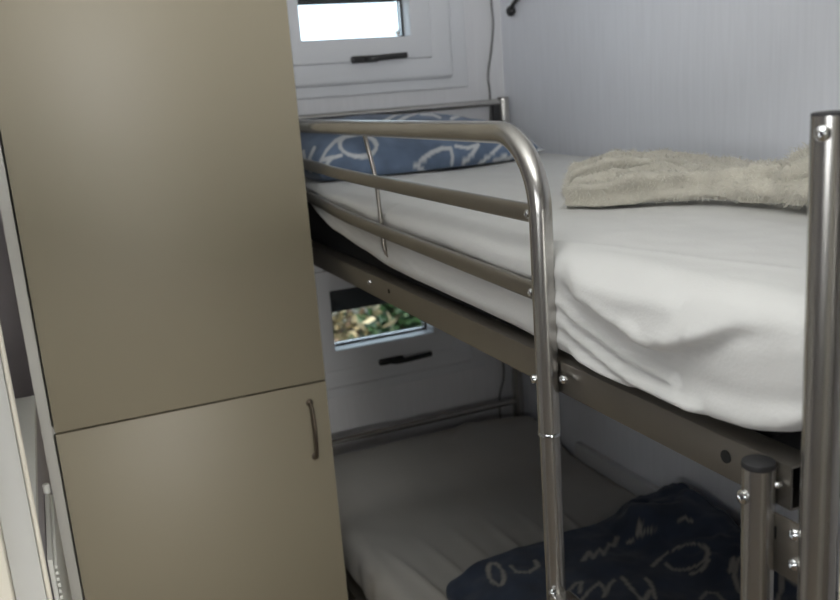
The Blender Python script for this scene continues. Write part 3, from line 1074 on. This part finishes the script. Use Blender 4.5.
for f in rng.choices(faces, areas, k=24000):
    a, b_, c, d = [v.co for v in f.verts]
    u, v = rng.random(), rng.random()
    p = (a * (1 - u) + b_ * u) * (1 - v) + (d * (1 - u) + c * u) * v
    nrm = f.normal
    near = smoothstep(1.06, 0.95, p.y)
    L = rng.uniform(0.005, 0.011) * (1 + 0.9 * near)
    dr = (nrm + Vector((rng.uniform(-1, 1), rng.uniform(-1, 1), rng.uniform(-1, 0.6))) * 0.8).normalized()
    sd = dr.cross(Vector((rng.uniform(-1, 1), rng.uniform(-1, 1), rng.uniform(-1, 1)))).normalized() * 0.00045
    mid = p + dr * L * 0.55
    tip = p + dr * L + Vector((rng.uniform(-1, 1), rng.uniform(-1, 1), -0.6)) * L * 0.35
    if tip.z < 1.412:
        continue
    vs = [fib.verts.new(q) for q in (p - sd, p + sd, mid + sd * 0.8, mid - sd * 0.8, tip)]
    fib.faces.new(vs[:4])
    fib.faces.new((vs[3], vs[2], vs[4]))
link_mesh('cloth', bmt, M['throw'], th_parent, angle=180)
me = bpy.data.meshes.new('pile')
fib.to_mesh(me)
fib.free()
me.transform(Matrix.Translation(-th_parent.location))
me.materials.append(M['pile'])
po = bpy.data.objects.new('pile', me)
COL.objects.link(po)
po.parent = th_parent
po['kind'] = 'stuff'

# ================================================================== SMALL THINGS ON THE WALLS
bm = bmesh.new()
tube(bm, smooth_path([(1.390, YB - 0.006, 2.24), (1.382, YB - 0.006, 1.95), (1.378, YB - 0.006, 1.87), (1.380, YB - 0.006, 1.80), (1.368, YB - 0.006, 1.72), (1.352, YB - 0.006, 1.645),
                      (1.355, YB - 0.006, 1.58), (1.348, YB - 0.006, 1.40), (1.340, YB - 0.006, 1.10), (1.322, YB - 0.006, 0.86), (1.326, YB - 0.006, 0.78), (1.348, YB - 0.007, 0.71),
                      (1.350, YB - 0.007, 0.64), (1.330, YB - 0.007, 0.57), (1.328, YB - 0.007, 0.50), (1.33, YB - 0.007, 0.3)], 8), 0.0032, 10)
tag(link_mesh('power_cable', bm, M['cable']), 'thin grey cable hanging down the window wall beside the corner', 'cable')

hk = empty('wall_hook', (XR, 2.49, 1.832), 'small black wall hook with a round knob near the far corner', 'hook')
bm = bmesh.new()
lathe(bm, (XR, 2.490, 1.831), (-1, 0, 0), [(0, 0.010), (0.004, 0.014), (0.010, 0.0165), (0.017, 0.0155), (0.023, 0.010), (0.025, 0.001)], 24)
link_mesh('knob', bm, M['black'], hk)
bm = bmesh.new()
tube(bm, smooth_path([(XR - 0.012, 2.490, 1.833), (XR - 0.018, 2.462, 1.848), (XR - 0.020, 2.42, 1.862), (XR - 0.012, 2.36, 1.884), (XR - 0.002, 2.34, 1.89)], 6), 0.0065, 12)
link_mesh('arm', bm, M['black'], hk)

# ================================================================== OUTSIDE
bm = bmesh.new()
bmesh.ops.create_grid(bm, x_segments=80, y_segments=80, size=9)
for v in bm.verts:
    v.co.x += 3.0
    v.co.y += 11.8
    v.co.z = -0.55 + 0.05 * fbm(v.co, 0.7)
gd = link_mesh('ground', bm, M['soil'])
struct(gd)

def shrub(name, x, y, h, w, nl, m, label, seed, group=None, leaf=0.07, shoot=None):
    r = random.Random(seed)
    root = empty(name, (x, y, -0.5), label, 'shrub', group)
    bm = bmesh.new()
    tips = []
    for k in range(9):
        a = r.uniform(0, 2 * PI)
        e = Vector((x + math.cos(a) * w * r.uniform(0.2, 0.8), y + math.sin(a) * w * r.uniform(0.2, 0.8), -0.5 + h * r.uniform(0.6, 1.0)))
        s = Vector((x + r.uniform(-0.06, 0.06), y + r.uniform(-0.06, 0.06), -0.58))
        mid = (s + e) / 2 + Vector((r.uniform(-0.1, 0.1), r.uniform(-0.1, 0.1), 0.1))
        pth = smooth_path([s, mid, e], 5)
        tube(bm, pth, 0.018, 7)
        tips += pth[2:]
    few = []
    if shoot:
        pth = smooth_path([(x, y, -0.5), ((x + shoot[0]) / 2 + 0.08, y, 0.9), shoot], 8)
        tube(bm, pth, 0.006, 7)
        few = pth[-3:]
    link_mesh('branches', bm, M['bark'], root)
    bm = bmesh.new()
    for k in range(nl):
        t = r.choice(tips)
        c = t + Vector((r.gauss(0, w * 0.22), r.gauss(0, w * 0.22), r.gauss(0, h * 0.10)))
        if k < 8 and few:
            c = r.choice(few) + Vector((r.gauss(0, 0.03), r.gauss(0, 0.03), r.gauss(0, 0.02)))
        if c.z < -0.5:
            continue
        d = Vector((r.uniform(-1, 1), r.uniform(-1, 1), r.uniform(-0.8, 0.5))).normalized()
        s = d.cross(Vector((r.uniform(-1, 1), r.uniform(-1, 1), r.uniform(-1, 1)))).normalized()
        n = d.cross(s)
        L = leaf * r.uniform(0.7, 1.3)
        q = [c, c + d * L * 0.4 + s * L * 0.28 + n * L * 0.05, c + d * L, c + d * L * 0.4 - s * L * 0.28 + n * L * 0.05]
        f = bm.faces.new([bm.verts.new(p) for p in q])
        u = r.random()
        for mi, (_, share) in enumerate(m):
            f.material_index = mi
            u -= share
            if u < 0:
                break
    me = bpy.data.meshes.new('leaves')
    bm.to_mesh(me)
    bm.free()
    me.transform(Matrix.Translation(-root.location))
    for mm, _ in m:
        me.materials.append(mm)
    o = bpy.data.objects.new('leaves', me)
    COL.objects.link(o)
    o.parent = root
    return root

shrub('garden_shrub', 2.62, 6.6, 1.0, 0.55, 3200, [(M['leaf'], 1.0)], 'green leafy shrub outside, at the right of the lower window', 3, leaf=0.09, shoot=(2.62, 6.4, 2.06))
shrub('garden_shrub', 1.72, 6.0, 0.8, 0.5, 620, [(M['leaf_dry'], 0.6), (M['leaf'], 0.15), (M['leaf_highlight'], 0.25)], 'brown dry shrub with cream sun-highlight leaves outside, at the left of the lower window', 5, leaf=0.12)
